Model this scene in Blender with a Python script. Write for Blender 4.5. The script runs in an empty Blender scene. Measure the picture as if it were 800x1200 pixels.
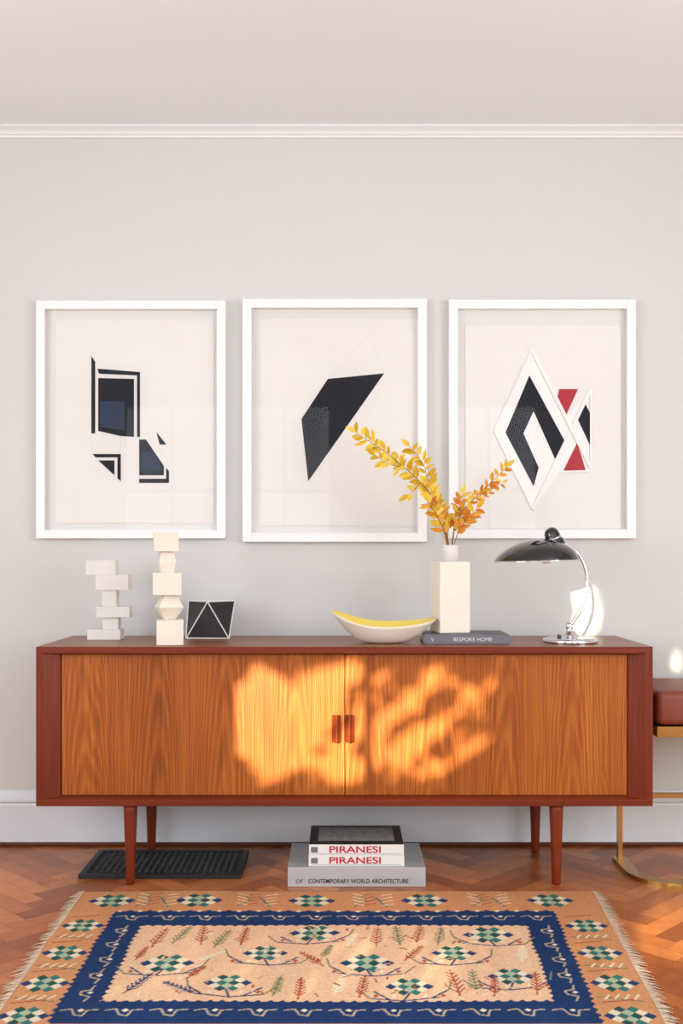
import bpy, bmesh, math, random
import numpy as np
from mathutils import Vector, Matrix, noise
random.seed(7); np.random.seed(7)
S = bpy.context.scene
COL = S.collection
F = 1245.0; EYE = 1.08; HZ = 650.0
def PX(x, D): return (x-400.0)*D/F
def PZ(y, D): return EYE-(y-HZ)*D/F
def lin(r, g, b):
    f = lambda c: (c/255/12.92) if c/255 <= 0.04045 else ((c/255+0.055)/1.055)**2.4
    return (f(r), f(g), f(b), 1.0)

# ---------------------------------------------------------------- materials
def mat(name, col, rough=0.5, metal=0.0, spec=0.5, noise_scale=None, noise_amt=0.0, bump=0.0, bump_scale=50, coat=0.0):
    m = bpy.data.materials.new(name); m.use_nodes = True
    nt = m.node_tree; b = nt.nodes['Principled BSDF']
    b.inputs['Base Color'].default_value = col
    b.inputs['Roughness'].default_value = rough
    b.inputs['Metallic'].default_value = metal
    b.inputs['Specular IOR Level'].default_value = spec
    b.inputs['Coat Weight'].default_value = coat
    tc = nt.nodes.new('ShaderNodeTexCoord')
    if noise_scale:
        n = nt.nodes.new('ShaderNodeTexNoise'); n.inputs['Scale'].default_value = noise_scale
        n.inputs['Detail'].default_value = 4
        nt.links.new(tc.outputs['Object'], n.inputs['Vector'])
        mx = nt.nodes.new('ShaderNodeMix'); mx.data_type = 'RGBA'
        mx.inputs[6].default_value = tuple(c*(1-noise_amt) for c in col[:3])+(1,)
        mx.inputs[7].default_value = tuple(min(1, c*(1+noise_amt)) for c in col[:3])+(1,)
        nt.links.new(n.outputs['Fac'], mx.inputs[0])
        nt.links.new(mx.outputs[2], b.inputs['Base Color'])
    if bump:
        n2 = nt.nodes.new('ShaderNodeTexNoise'); n2.inputs['Scale'].default_value = bump_scale
        n2.inputs['Detail'].default_value = 5
        nt.links.new(tc.outputs['Object'], n2.inputs['Vector'])
        bp = nt.nodes.new('ShaderNodeBump'); bp.inputs['Strength'].default_value = bump
        bp.inputs['Distance'].default_value = 0.003
        nt.links.new(n2.outputs['Fac'], bp.inputs['Height'])
        nt.links.new(bp.outputs['Normal'], b.inputs['Normal'])
    return m

def attr_mat(name, rough=0.5, spec=0.5, grain=None, transl=0.0, bump=0.0):
    m = bpy.data.materials.new(name); m.use_nodes = True
    nt = m.node_tree; b = nt.nodes['Principled BSDF']
    a = nt.nodes.new('ShaderNodeAttribute'); a.attribute_name = 'Col'
    b.inputs['Roughness'].default_value = rough
    b.inputs['Specular IOR Level'].default_value = spec
    out = a.outputs['Color']
    if grain:
        tc = nt.nodes.new('ShaderNodeTexCoord')
        n = nt.nodes.new('ShaderNodeTexNoise'); n.inputs['Scale'].default_value = grain; n.inputs['Detail'].default_value = 5
        nt.links.new(tc.outputs['Object'], n.inputs['Vector'])
        r = nt.nodes.new('ShaderNodeMapRange'); r.inputs['To Min'].default_value = 0.68; r.inputs['To Max'].default_value = 1.3
        nt.links.new(n.outputs['Fac'], r.inputs['Value'])
        mm = nt.nodes.new('ShaderNodeVectorMath'); mm.operation = 'SCALE'
        nt.links.new(out, mm.inputs[0]); nt.links.new(r.outputs[0], mm.inputs['Scale'])
        out = mm.outputs[0]
        if bump:
            bp = nt.nodes.new('ShaderNodeBump'); bp.inputs['Strength'].default_value = bump; bp.inputs['Distance'].default_value = 0.002
            nt.links.new(n.outputs['Fac'], bp.inputs['Height']); nt.links.new(bp.outputs['Normal'], b.inputs['Normal'])
    nt.links.new(out, b.inputs['Base Color'])
    if transl:
        t = nt.nodes.new('ShaderNodeBsdfTranslucent'); nt.links.new(out, t.inputs['Color'])
        ms = nt.nodes.new('ShaderNodeMixShader'); ms.inputs[0].default_value = transl
        nt.links.new(b.outputs[0], ms.inputs[1]); nt.links.new(t.outputs[0], ms.inputs[2])
        nt.links.new(ms.outputs[0], nt.nodes['Material Output'].inputs['Surface'])
    return m

def wood(name, dark, mid, light, axis='Z', cath=True, rough=0.35, period=0.23, spec=0.3):
    """teak: faint parabolic cathedral figure plus fine streaks running along axis"""
    m = bpy.data.materials.new(name); m.use_nodes = True
    nt = m.node_tree; b = nt.nodes['Principled BSDF']; N = nt.nodes.new; L = nt.links.new
    def math_(op, a, bb=None):
        n = N('ShaderNodeMath'); n.operation = op
        for i, v in enumerate((a, bb)):
            if v is None: continue
            if isinstance(v, (int, float)): n.inputs[i].default_value = v
            else: L(v, n.inputs[i])
        return n.outputs[0]
    tc = N('ShaderNodeTexCoord'); sp = N('ShaderNodeSeparateXYZ'); L(tc.outputs['Object'], sp.inputs[0])
    along, across = (sp.outputs['Z'], sp.outputs['X']) if axis == 'Z' else (sp.outputs['X'], sp.outputs['Z'])
    mp = N('ShaderNodeMapping'); L(tc.outputs['Object'], mp.inputs['Vector'])
    mp.inputs['Scale'].default_value = (170, 170, 3.0) if axis == 'Z' else (3.0, 170, 170)
    fn = N('ShaderNodeTexNoise'); fn.inputs['Scale'].default_value = 1.0; fn.inputs['Detail'].default_value = 6
    fn.inputs['Roughness'].default_value = 0.6
    L(mp.outputs[0], fn.inputs['Vector'])
    mp2 = N('ShaderNodeMapping'); L(tc.outputs['Object'], mp2.inputs['Vector'])
    mp2.inputs['Scale'].default_value = (9, 9, 1.2) if axis == 'Z' else (1.2, 9, 9)
    bn = N('ShaderNodeTexNoise'); bn.inputs['Scale'].default_value = 1.0; bn.inputs['Detail'].default_value = 3
    L(mp2.outputs[0], bn.inputs['Vector'])
    if cath:
        wob = math_('MULTIPLY', bn.outputs['Fac'], 0.07)
        ax = math_('ADD', across, wob)
        d = math_('DIVIDE', ax, period)
        fr = math_('SUBTRACT', math_('FRACT', d), 0.5)
        fl = math_('FLOOR', d)
        sq = math_('MULTIPLY', math_('MULTIPLY', fr, fr), 60.0)
        off = math_('MULTIPLY', math_('SINE', math_('MULTIPLY', fl, 2.3)), 9.0)
        ph = math_('ADD', math_('ADD', sq, math_('MULTIPLY', along, 9.0)), math_('MULTIPLY', bn.outputs['Fac'], 6.0))
        ph = math_('MULTIPLY', ph, 4.0)
        ph = math_('ADD', ph, off)
        w = math_('ADD', math_('MULTIPLY', math_('SINE', ph), 0.5), 0.5)
        w = math_('POWER', w, 1.4)
        v = math_('ADD', math_('MULTIPLY', w, 0.13), math_('MULTIPLY', fn.outputs['Fac'], 0.62))
        v = math_('ADD', v, math_('MULTIPLY', bn.outputs['Fac'], 0.36))
    else:
        v = math_('ADD', math_('MULTIPLY', fn.outputs['Fac'], 0.6), math_('MULTIPLY', bn.outputs['Fac'], 0.4))
    cr = N('ShaderNodeValToRGB'); e = cr.color_ramp.elements
    e[0].position = 0.27; e[0].color = dark; e[1].position = 0.84; e[1].color = light
    k = e.new(0.54); k.color = mid
    L(v, cr.inputs[0]); L(cr.outputs[0], b.inputs['Base Color'])
    b.inputs['Roughness'].default_value = rough
    b.inputs['Specular IOR Level'].default_value = spec
    bp = N('ShaderNodeBump'); bp.inputs['Strength'].default_value = 0.15; bp.inputs['Distance'].default_value = 0.0006
    L(fn.outputs['Fac'], bp.inputs['Height']); L(bp.outputs['Normal'], b.inputs['Normal'])
    return m

M_wall = mat('wall_paint', lin(207, 207, 205), 0.75, noise_scale=1.5, noise_amt=0.012, bump=0.05, bump_scale=120)
M_ceil = mat('ceiling_paint', lin(238, 243, 248), 0.8, noise_scale=1.2, noise_amt=0.01)
M_trim = mat('trim_paint', lin(228, 230, 232), 0.4, noise_scale=3, noise_amt=0.01)
M_base = mat('baseboard_paint', lin(214, 218, 223), 0.4, noise_scale=3, noise_amt=0.01)
M_shoe = wood('dark_oak_shoe', lin(60, 28, 12), lin(92, 45, 20), lin(120, 62, 30), 'X', False)
M_door = wood('teak_door', lin(100, 46, 10), lin(154, 80, 24), lin(192, 116, 44), 'Z', True, 0.45)
M_rim = wood('teak_rim', lin(80, 26, 9), lin(116, 43, 16), lin(145, 60, 25), 'X', False, 0.38)
M_rimv = wood('teak_rim_vertical', lin(80, 26, 9), lin(116, 43, 16), lin(145, 60, 25), 'Z', False, 0.38)
M_top = wood('teak_top', lin(94, 50, 24), lin(136, 76, 36), lin(170, 102, 54), 'X', False, 0.35, spec=.6)
M_frame = mat('white_lacquer', lin(236, 237, 237), 0.35, noise_scale=4, noise_amt=0.01)
M_mount = mat('mount_board', lin(227, 226, 223), 0.85, noise_scale=8, noise_amt=0.015)
M_paper = mat('handmade_paper', lin(235, 232, 227), 0.9, noise_scale=14, noise_amt=0.02, bump=0.25, bump_scale=160)
M_navy = mat('navy_ink', lin(12, 14, 26), 0.6, spec=.25, noise_scale=30, noise_amt=0.2)
M_reflect = mat('slate_blue_ink', lin(40, 54, 78), 0.6, spec=.25, noise_scale=22, noise_amt=0.5)  # slate tone standing in for a building reflected in the glass
M_red = mat('red_ink', lin(172, 24, 44), 0.6, noise_scale=30, noise_amt=0.1)
M_embw = mat('raised_paper', lin(243, 242, 239), 0.8, noise_scale=30, noise_amt=0.01)
M_pencil = mat('pencil', lin(214, 210, 205), 0.9, noise_scale=30, noise_amt=0.05)
M_plast = mat('plaster', lin(228, 225, 220), 0.85, noise_scale=30, noise_amt=0.03, bump=0.5, bump_scale=70)
M_plast2 = mat('plaster_cream', lin(226, 217, 202), 0.85, noise_scale=22, noise_amt=0.05, bump=0.5, bump_scale=60)
M_vase = mat('vase_ceramic', lin(228, 220, 205), 0.65, noise_scale=18, noise_amt=0.04, bump=0.3, bump_scale=60)
M_blackf = mat('black_facet', lin(24, 24, 28), 0.4, noise_scale=25, noise_amt=0.3)
M_bowlo = mat('bowl_outside', lin(230, 222, 208), 0.5, noise_scale=20, noise_amt=0.03)
M_bowli = mat('bowl_yellow_glaze', lin(228, 204, 92), 0.35, noise_scale=9, noise_amt=0.10)
M_blackg = mat('black_enamel', lin(8, 8, 12), 0.12, spec=0.6, noise_scale=10, noise_amt=0.1, coat=0.5)
M_chrome = mat('chrome', lin(225, 225, 228), 0.07, 1.0, noise_scale=10, noise_amt=0.02)
M_bulb = mat('bulb_glass', lin(245, 240, 225), 0.3, noise_scale=5, noise_amt=0.01)
M_shin = mat('shade_inside', lin(240, 236, 225), 0.5, noise_scale=5, noise_amt=0.01)
M_brass = mat('brass', lin(190, 150, 88), 0.28, 1.0, noise_scale=12, noise_amt=0.06)
M_leath = mat('leather', lin(124, 56, 36), 0.45, noise_scale=40, noise_amt=0.12, bump=0.3, bump_scale=220)
M_rubber = mat('black_rubber', lin(22, 22, 23), 0.5, noise_scale=30, noise_amt=0.2)
M_page = mat('book_pages', lin(222, 219, 210), 0.9, noise_scale=60, noise_amt=0.05)
M_bgrey = mat('grey_book_cloth', lin(104, 104, 112), 0.6, noise_scale=40, noise_amt=0.06)
M_silver = mat('silver_book', lin(190, 192, 195), 0.3, 0.3, noise_scale=6, noise_amt=0.15)
M_bwhite = mat('white_spine', lin(224, 221, 217), 0.45, noise_scale=20, noise_amt=0.02)
M_bcover = mat('engraved_cover', lin(40, 40, 41), 0.25, noise_scale=30, noise_amt=0.9)
M_bcov2 = mat('engraved_picture', lin(146, 144, 141), 0.4, noise_scale=45, noise_amt=0.85)
M_txtr = mat('red_text', lin(184, 30, 52), 0.6, noise_scale=20, noise_amt=0.03)
M_txtk = mat('black_text', lin(25, 25, 28), 0.6, noise_scale=20, noise_amt=0.03)
M_txtw = mat('pale_text', lin(215, 212, 205), 0.6, noise_scale=20, noise_amt=0.03)
M_bark = mat('bark', lin(92, 66, 44), 0.9, noise_scale=30, noise_amt=0.3)
M_twig = mat('twig', lin(150, 104, 48), 0.8, noise_scale=60, noise_amt=0.2)
M_gobo = mat('tree_leaf', lin(70, 92, 40), 0.7, noise_scale=5, noise_amt=0.2)
# glass
M_glass = bpy.data.materials.new('picture_glass'); M_glass.use_nodes = True
nt = M_glass.node_tree; nt.nodes.remove(nt.nodes['Principled BSDF'])
tr = nt.nodes.new('ShaderNodeBsdfTransparent'); gl = nt.nodes.new('ShaderNodeBsdfGlossy'); gl.inputs['Roughness'].default_value = 0.02
fr = nt.nodes.new('ShaderNodeFresnel'); fr.inputs['IOR'].default_value = 1.4
mu = nt.nodes.new('ShaderNodeMath'); mu.operation = 'MULTIPLY'; mu.inputs[1].default_value = .5
ms = nt.nodes.new('ShaderNodeMixShader'); nt.links.new(fr.outputs[0], mu.inputs[0])
nt.links.new(mu.outputs[0], ms.inputs[0]); nt.links.new(tr.outputs[0], ms.inputs[1]); nt.links.new(gl.outputs[0], ms.inputs[2])
nt.links.new(ms.outputs[0], nt.nodes['Material Output'].inputs['Surface'])

# ---------------------------------------------------------------- helpers
def root(name, loc):
    e = bpy.data.objects.new(name, None); e.empty_display_size = 0.05
    e.location = loc; COL.objects.link(e); return e
def link(o, parent):
    COL.objects.link(o)
    if parent is not None:
        o.parent = parent; o.matrix_parent_inverse = Matrix.Translation(-Vector(parent.location))
    return o
def mk(name, verts, faces, m, parent=None, smooth=False, bevel=0.0, mats=None, fm=None, seg=2, recalc=True):
    me = bpy.data.meshes.new(name); me.from_pydata([tuple(v) for v in verts], [], faces); me.update()
    if recalc:
        bm = bmesh.new(); bm.from_mesh(me); bmesh.ops.recalc_face_normals(bm, faces=bm.faces); bm.to_mesh(me); bm.free()
    for mm in (mats or [m]): me.materials.append(mm)
    if fm is not None: me.polygons.foreach_set('material_index', fm)
    if smooth: me.polygons.foreach_set('use_smooth', [True]*len(me.polygons))
    o = bpy.data.objects.new(name, me); link(o, parent)
    if bevel:
        b = o.modifiers.new('bevel', 'BEVEL'); b.width = bevel; b.segments = seg; b.limit_method = 'ANGLE'
    return o
def box_vf(x0, x1, y0, y1, z0, z1):
    v = [(x0,y0,z0),(x1,y0,z0),(x1,y1,z0),(x0,y1,z0),(x0,y0,z1),(x1,y0,z1),(x1,y1,z1),(x0,y1,z1)]
    f = [(0,3,2,1),(4,5,6,7),(0,1,5,4),(1,2,6,5),(2,3,7,6),(3,0,4,7)]
    return v, f
def boxes(name, lst, m, parent=None, bevel=0.0):
    V, Fc = [], []
    for b in lst:
        v, f = box_vf(*b); k = len(V); V += v; Fc += [tuple(i+k for i in q) for q in f]
    return mk(name, V, Fc, m, parent, bevel=bevel)
def box(name, x0, x1, y0, y1, z0, z1, m, parent=None, bevel=0.0, rot=0.0):
    v, f = box_vf(x0, x1, y0, y1, z0, z1)
    if rot:
        c = Vector(((x0+x1)/2, (y0+y1)/2, 0)); R = Matrix.Rotation(rot, 3, 'Z')
        v = [R @ (Vector(p)-c)+c for p in v]
    return mk(name, v, f, m, parent, bevel=bevel)
def revolve(name, prof, c, m, parent=None, seg=64, shear=0.0, rotm=None, smooth=True, closed=False):
    V, Fc = [], []
    n = len(prof)
    for r, z in prof:
        for i in range(seg):
            a = 2*math.pi*i/seg
            p = Vector((r*math.cos(a)+shear*z, r*math.sin(a), z))
            if rotm is not None: p = rotm @ p
            V.append(p+Vector(c))
    for j in range(n-1):
        for i in range(seg):
            k = (i+1) % seg
            Fc.append((j*seg+i, j*seg+k, (j+1)*seg+k, (j+1)*seg+i))
    if prof[0][0] > 1e-5 and not closed: Fc.append(tuple(range(seg))[::-1])
    if prof[-1][0] > 1e-5 and not closed: Fc.append(tuple((n-1)*seg+i for i in range(seg)))
    o = mk(name, V, Fc, m, parent, smooth=smooth)
    return o
def tube(name, pts, r, m, parent=None, radii=None, typ='NURBS'):
    cu = bpy.data.curves.new(name, 'CURVE'); cu.dimensions = '3D'; cu.bevel_depth = r; cu.bevel_resolution = 4
    cu.use_fill_caps = True; cu.resolution_u = 10
    s = cu.splines.new(typ); s.points.add(len(pts)-1)
    for i, p in enumerate(pts):
        s.points[i].co = (*p, 1); s.points[i].radius = radii[i] if radii else 1
    if typ == 'NURBS': s.order_u = 3; s.use_endpoint_u = True
    cu.materials.append(m)
    o = bpy.data.objects.new(name, cu); return link(o, parent)
def plate(name, pts, y0, y1, m, parent=None, bevel=0):
    """polygon given in (x,z), extruded between y0 (front) and y1"""
    n = len(pts)
    V = [(x, y0, z) for x, z in pts]+[(x, y1, z) for x, z in pts]
    Fc = [tuple(range(n)), tuple(range(2*n-1, n-1, -1))]+[(i, (i+1) % n, n+(i+1) % n, n+i) for i in range(n)]
    return mk(name, V, Fc, m, parent, bevel=bevel)
def text(name, s, size, loc, m, parent, width=None, align='LEFT', bold=0.0):
    cu = bpy.data.curves.new(name, 'FONT'); cu.body = s; cu.size = size; cu.extrude = 0.0002; cu.align_x = align
    cu.offset = bold
    cu.materials.append(m)
    o = bpy.data.objects.new(name, cu); o.location = loc; o.rotation_euler = (math.pi/2, 0, 0)
    link(o, parent)
    if width:
        bpy.context.view_layer.update()
        o.scale.x = width/max(o.dimensions.x, 1e-4)
    return o
def setcol(me, cols):
    a = me.color_attributes.new('Col', 'FLOAT_COLOR', 'POINT')
    a.data.foreach_set('color', np.asarray(cols, dtype=np.float32).ravel())

# ---------------------------------------------------------------- room
XL, XR, YB, YF, ZC = -2.8, 2.8, -2.0, 3.955, 2.668
T = 0.12
def wall(name, axis, u0, u1, p0, p1, holes):
    us = sorted({u0, u1, *[h[0] for h in holes], *[h[1] for h in holes]})
    zs = sorted({0.0, ZC, *[h[2] for h in holes], *[h[3] for h in holes]})
    L = []
    for i in range(len(us)-1):
        for j in range(len(zs)-1):
            cu, cz = (us[i]+us[i+1])/2, (zs[j]+zs[j+1])/2
            if any(h[0] < cu < h[1] and h[2] < cz < h[3] for h in holes): continue
            if axis == 'x': L.append((us[i], us[i+1], p0, p1, zs[j], zs[j+1]))
            else: L.append((p0, p1, us[i], us[i+1], zs[j], zs[j+1]))
    return boxes(name, L, M_wall)
wall('wall_front', 'x', XL, XR, YF, YF+T, [])
backholes = [(-2.05, -1.10, 0.85, 2.5), (-0.98, -0.08, 0.85, 2.5), (0.9, 1.85, 0.85, 2.5)]
fill_holes = [(-0.9, 1.9, 0.7, 2.4)]  # invented side openings, added to bring in soft fill light
wall('wall_back', 'x', XL, XR, YB-T, YB, backholes)
wall('wall_left', 'y', YB, YF, XL-T, XL, fill_holes)
wall('wall_right', 'y', YB, YF, XR, XR+T, fill_holes)
box('ceiling', XL-T, XR+T, YB-T, YF+T, ZC, ZC+0.1, M_ceil)
wn = 1
for (a, b, c, d) in backholes:
    y0, y1 = YB-0.08, YB-0.04; w = 0.035; mz = (c+d)/2; mx = (a+b)/2
    boxes('window_%d' % wn, [(a+.001, a+w, y0, y1, c+.001, d-.001), (b-w, b-.001, y0, y1, c+.001, d-.001), (a+w, b-w, y0, y1, c+.001, c+w), (a+w, b-w, y0, y1, d-w, d-.001),
        (a+w, b-w, y0, y1, mz-.02, mz+.02), (mx-.01, mx+.01, y0, y1, c+w, mz-.02), (mx-.01, mx+.01, y0, y1, mz+.02, d-w)], M_trim)
    wn += 1
for sx in (-1, 1):
    for (a, b, c, d) in fill_holes:
        x0, x1 = (XL-.08, XL-.04) if sx < 0 else (XR+.04, XR+.08); w = 0.04
        L = [(x0, x1, a+.001, a+w, c+.001, d-.001), (x0, x1, b-w, b-.001, c+.001, d-.001), (x0, x1, a+w, b-w, c+.001, c+w), (x0, x1, a+w, b-w, d-w, d-.001)]
        for k in (1, 2):
            yy = a+(b-a)*k/3; L.append((x0, x1, yy-.02, yy+.02, c+w, d-w))
        boxes('window_%d' % wn, L, M_trim); wn += 1  # frames for the invented side openings
# crown moulding (profile extruded along x)
prof = [(0, 0), (-.008, 0), (-.010, .008), (-.016, .010), (-.022, .020), (-.034, .028), (-.040, .030), (-.040, .0385), (0, .0385)]
V = []; n = len(prof)
for x in (XL+.001, XR-.001):
    V += [(x, YF-.0005+p[0], ZC-.0390+p[1]) for p in prof]
mk('trim_1', V, [tuple(range(n)), tuple(range(2*n-1, n-1, -1))]+[(i, (i+1) % n, n+(i+1) % n, n+i) for i in range(n)], M_trim)
prof = [(0, .0145), (-.016, .0145), (-.016, .150), (-.014, .158), (-.020, .164), (-.020, .172), (-.012, .180), (-.009, .192), (-.006, .204), (0, .204)]
V = []; n = len(prof)
for x in (XL+.001, XR-.001):
    V += [(x, YF-.0005+p[0], p[1]) for p in prof]
mk('baseboard_front', V, [tuple(range(n)), tuple(range(2*n-1, n-1, -1))]+[(i, (i+1) % n, n+(i+1) % n, n+i) for i in range(n)], M_base)
box('trim_2', XL+.001, XR-.001, YF-.026, YF-.0005, .0005, .014, M_shoe, bevel=.003)

# herringbone floor
def herring():
    w, Lk = 0.066, 0.33
    V, Fc, C = [], [], []
    gap = 0.0006
    R = Matrix.Rotation(math.radians(45), 2)
    base = [np.array(lin(170, 96, 46)[:3]), np.array(lin(154, 83, 37)[:3]), np.array(lin(182, 108, 54)[:3]), np.array(lin(143, 75, 33)[:3])]
    def clip(poly):
        for ax, sgn, lim in ((0, 1, XL), (0, -1, -XR), (1, 1, YB), (1, -1, -YF)):
            out = []
            for i in range(len(poly)):
                p, q = poly[i], poly[(i+1) % len(poly)]
                dp, dq = sgn*p[ax]-lim, sgn*q[ax]-lim
                if dp >= 0: out.append(p)
                if (dp >= 0) != (dq >= 0):
                    t = dp/(dp-dq); out.append((p[0]+(q[0]-p[0])*t, p[1]+(q[1]-p[1])*t))
            poly = out
            if len(poly) < 3: return None
        return poly
    for i in range(-90, 90):
        for j in range(-16, 17):
            for kind in (0, 1):
                bx = i*w + j*Lk; by = i*w - j*Lk
                if kind == 0: rect = (bx, by, bx+Lk, by+w)
                else: rect = (bx+Lk, by+w-Lk, bx+Lk+w, by+w)
                x0, y0, x1, y1 = rect
                pts = [(x0+gap, y0+gap), (x1-gap, y0+gap), (x1-gap, y1-gap), (x0+gap, y1-gap)]
                pts = [tuple(R @ Vector(p)+Vector((0, 1.0))) for p in pts]
                cx = sum(p[0] for p in pts)/4; cy = sum(p[1] for p in pts)/4
                if not (XL-.3 < cx < XR+.3 and YB-.3 < cy < YF+.3): continue
                pts = clip(pts)
                if not pts: continue
                k = len(V); V += [(p[0], p[1], 0.0) for p in pts]; Fc.append(tuple(range(k, k+len(pts))))
                c = random.choice(base)*random.uniform(.87, 1.1)*(1.05 if kind else .96)
                C += [(*c, 1)]*len(pts)
    k = len(V)
    bv, bf = box_vf(XL, XR, YB, YF, -.06, -.0012)
    V += bv; Fc += [tuple(i+k for i in q) for q in bf]; C += [(.02, .008, .003, 1)]*8
    o = mk('floor', V, Fc, attr_mat('oak_parquet', 0.33, 0.5, grain=28, bump=.1))
    setcol(o.data, C)
herring()

# ---------------------------------------------------------------- sideboard
sb = root('tambour_sideboard', (0.01, 3.68, 0))
x0, x1, z0, z1, yf, yb = -.992, 1.011, .2626, .781, 3.45, 3.92
rw = .022
O = [(x0, yf, z0), (x1, yf, z0), (x1, yf, z1), (x0, yf, z1)]
I1 = [(x0+rw, yf, z0+rw), (x1-rw, yf, z0+rw), (x1-rw, yf, z1-rw), (x0+rw, yf, z1-rw)]
ix, iz = rw+.052, rw+.006
I2 = [(x0+ix, yf+.045, z0+iz), (x1-ix, yf+.045, z0+iz), (x1-ix, yf+.045, z1-iz), (x0+ix, yf+.045, z1-iz)]
B = [(x0, yb, z0), (x1, yb, z0), (x1, yb, z1), (x0, yb, z1)]
V = O+I1+I2+B
Fc, fm = [], []
for i in range(4):
    j = (i+1) % 4
    vert = 1 if i in (1, 3) else 0
    Fc.append((i, j, 4+j, 4+i)); fm.append(vert)
    Fc.append((4+i, 4+j, 8+j, 8+i)); fm.append(vert)
    Fc.append((i, j, 12+j, 12+i)); fm.append([0, 1, 2, 1][i])
Fc += [(8, 9, 10, 11), (12, 13, 14, 15)]; fm += [0, 0]
mk('carcass', V, Fc, None, sb, mats=[M_rim, M_rimv, M_top], fm=fm, bevel=.0015)
xm = PX(404, 3.485)
dz0, dz1 = z0+iz+.001, z1-iz-.001
def door(name, a, b):
    nsl = int(round((b-a)/.0155)); w = (b-a)/nsl; V, Fc = [], []
    ys, yg = 3.4865, 3.4872
    xs = []
    for i in range(nsl):
        xs += [(a+i*w, yg), (a+i*w+.0008, ys), (a+(i+1)*w-.0008, ys)]
    xs.append((b, yg))
    for (x, y) in xs: V += [(x, y, dz0), (x, y, dz1)]
    for i in range(len(xs)-1): Fc.append((2*i, 2*i+2, 2*i+3, 2*i+1))
    k = len(V); V += [(a, 3.4945, dz0), (a, 3.4945, dz1), (b, 3.4945, dz0), (b, 3.4945, dz1)]
    e = 2*(len(xs)-1)
    Fc += [(k, k+1, k+3, k+2), (0, 1, k+1, k), (e, k+2, k+3, e+1)]
    mk(name, V, Fc, M_door, sb)
door('door_left', x0+ix+.001, xm-.0015)
door('door_right', xm+.0015, x1-ix-.001)
hp = [(0, 0), (.027, 0), (.029, -.005), (.020, -.012), (.017, -.022), (.010, -.024), (.007, -.014), (0, -.006)]
for nm, xc, sg in (('pull_left', PX(399, 3.48), -1), ('pull_right', PX(404.5, 3.48), 1)):
    zt, zb_ = PZ(838, 3.48), PZ(870, 3.48); n = len(hp)
    pts = [(xc+sg*p[0], 3.4862+p[1]) for p in hp]
    V = [(p[0], p[1], zb_) for p in pts]+[(p[0], p[1], zt) for p in pts]
    mk(nm, V, [tuple(range(n)), tuple(range(2*n-1, n-1, -1))]+[(i, (i+1) % n, n+(i+1) % n, n+i) for i in range(n)], M_rimv, sb, bevel=.002)
lp = [(.013, 0), (.0145, .004), (.0165, .08), (.020, .18), (.0225, .245), (.0225, z0-.0003)]
for i, (lx, ly) in enumerate(((-.692, 3.485), (.704, 3.485), (-.692, 3.872), (.704, 3.862))):
    revolve('leg_%d' % (i+1), lp, (lx, ly, 0.0003), M_rimv, sb, seg=32)

# ---------------------------------------------------------------- pictures
def picture(name, fx0, fx1, fy0, fy1, bw, paper, seed):
    Df = 3.922
    r = root(name, (PX((fx0+fx1)/2, Df), 3.95, PZ((fy0+fy1)/2, Df)))
    X0, X1, Z1, Z0 = PX(fx0, Df), PX(fx1, Df), PZ(fy0, Df), PZ(fy1, Df); w = bw/317.0
    yb_ = 3.9545
    boxes('frame', [(X0, X0+w, Df, yb_, Z0, Z1), (X1-w, X1, Df, yb_, Z0, Z1), (X0+w, X1-w, Df, yb_, Z1-w, Z1), (X0+w, X1-w, Df, yb_, Z0, Z0+w)], M_frame, r, bevel=.0012)
    box('mount', X0+w, X1-w, 3.949, 3.954, Z0+w, Z1-w, M_mount, r)
    rn = random.Random(seed)
    a, b, c, d = paper; Dp = 3.946
    pts = []
    def edge(p, q, n, amp):
        for i in range(n):
            t = i/n; pts.append((p[0]+(q[0]-p[0])*t+rn.uniform(-amp, amp), p[1]+(q[1]-p[1])*t+rn.uniform(-amp, amp)))
    P = [(PX(a, Dp), PZ(d, Dp)), (PX(b, Dp), PZ(d, Dp)), (PX(b, Dp), PZ(c, Dp)), (PX(a, Dp), PZ(c, Dp))]
    for i in range(4): edge(P[i], P[(i+1) % 4], 60, .0015)
    plate('paper', pts, 3.9455, 3.9485, M_paper, r)
    V = [(X0+w, 3.9285, Z0+w), (X1-w, 3.9285, Z0+w), (X1-w, 3.9285, Z1-w), (X0+w, 3.9285, Z1-w)]
    mk('glass', V, [(0, 1, 2, 3)], M_glass, r, recalc=False)
    return r
def shape(nm, pts, m, r, y=3.9447, th=.0006):
    plate(nm, [(PX(x, 3.945), PZ(yy, 3.945)) for x, yy in pts], y, y+th, m, r)
def strip(nm, p, q, w, m, r, y=3.943, th=.0022):
    p = Vector((PX(p[0], 3.945), PZ(p[1], 3.945))); q = Vector((PX(q[0], 3.945), PZ(q[1], 3.945)))
    d = (q-p).normalized(); nn = Vector((-d.y, d.x))*w/2
    plate(nm, [tuple(p-nn), tuple(q-nn), tuple(q+nn), tuple(p+nn)], y, y+th, m, r)
p1 = picture('framed_artwork', 42, 264, 352, 631, 10, (65, 251, 375, 613), 1)
for i, pts in enumerate([
    [(107, 417), (111.5, 424), (111.5, 508), (107, 508)],
    [(114, 432), (164, 436), (164, 512), (160.5, 512), (160.5, 440), (116, 438)],
    [(115, 443), (157, 444), (157, 512), (141, 511), (115, 505)],
    [(108, 532), (141.5, 532), (141.5, 564), (137.5, 560.5), (137.5, 536), (112, 536)],
    [(115, 539.5), (134, 539.5), (134, 557)],
    [(163, 515), (171, 515), (192, 546), (192, 557), (163, 557)],
    [(163, 561), (194.5, 561), (194.5, 548), (198, 552), (198, 566), (163, 566)],
    [(183, 506), (195, 521), (187, 521)]]):
    shape('navy_shape_%d' % (i+1), pts, M_navy, p1)
shape('slate_shape_1', [(117, 470), (146, 470), (146, 505), (117, 500)], M_reflect, p1, 3.9443)  # glass reflection painted as flat patches on the print
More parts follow.
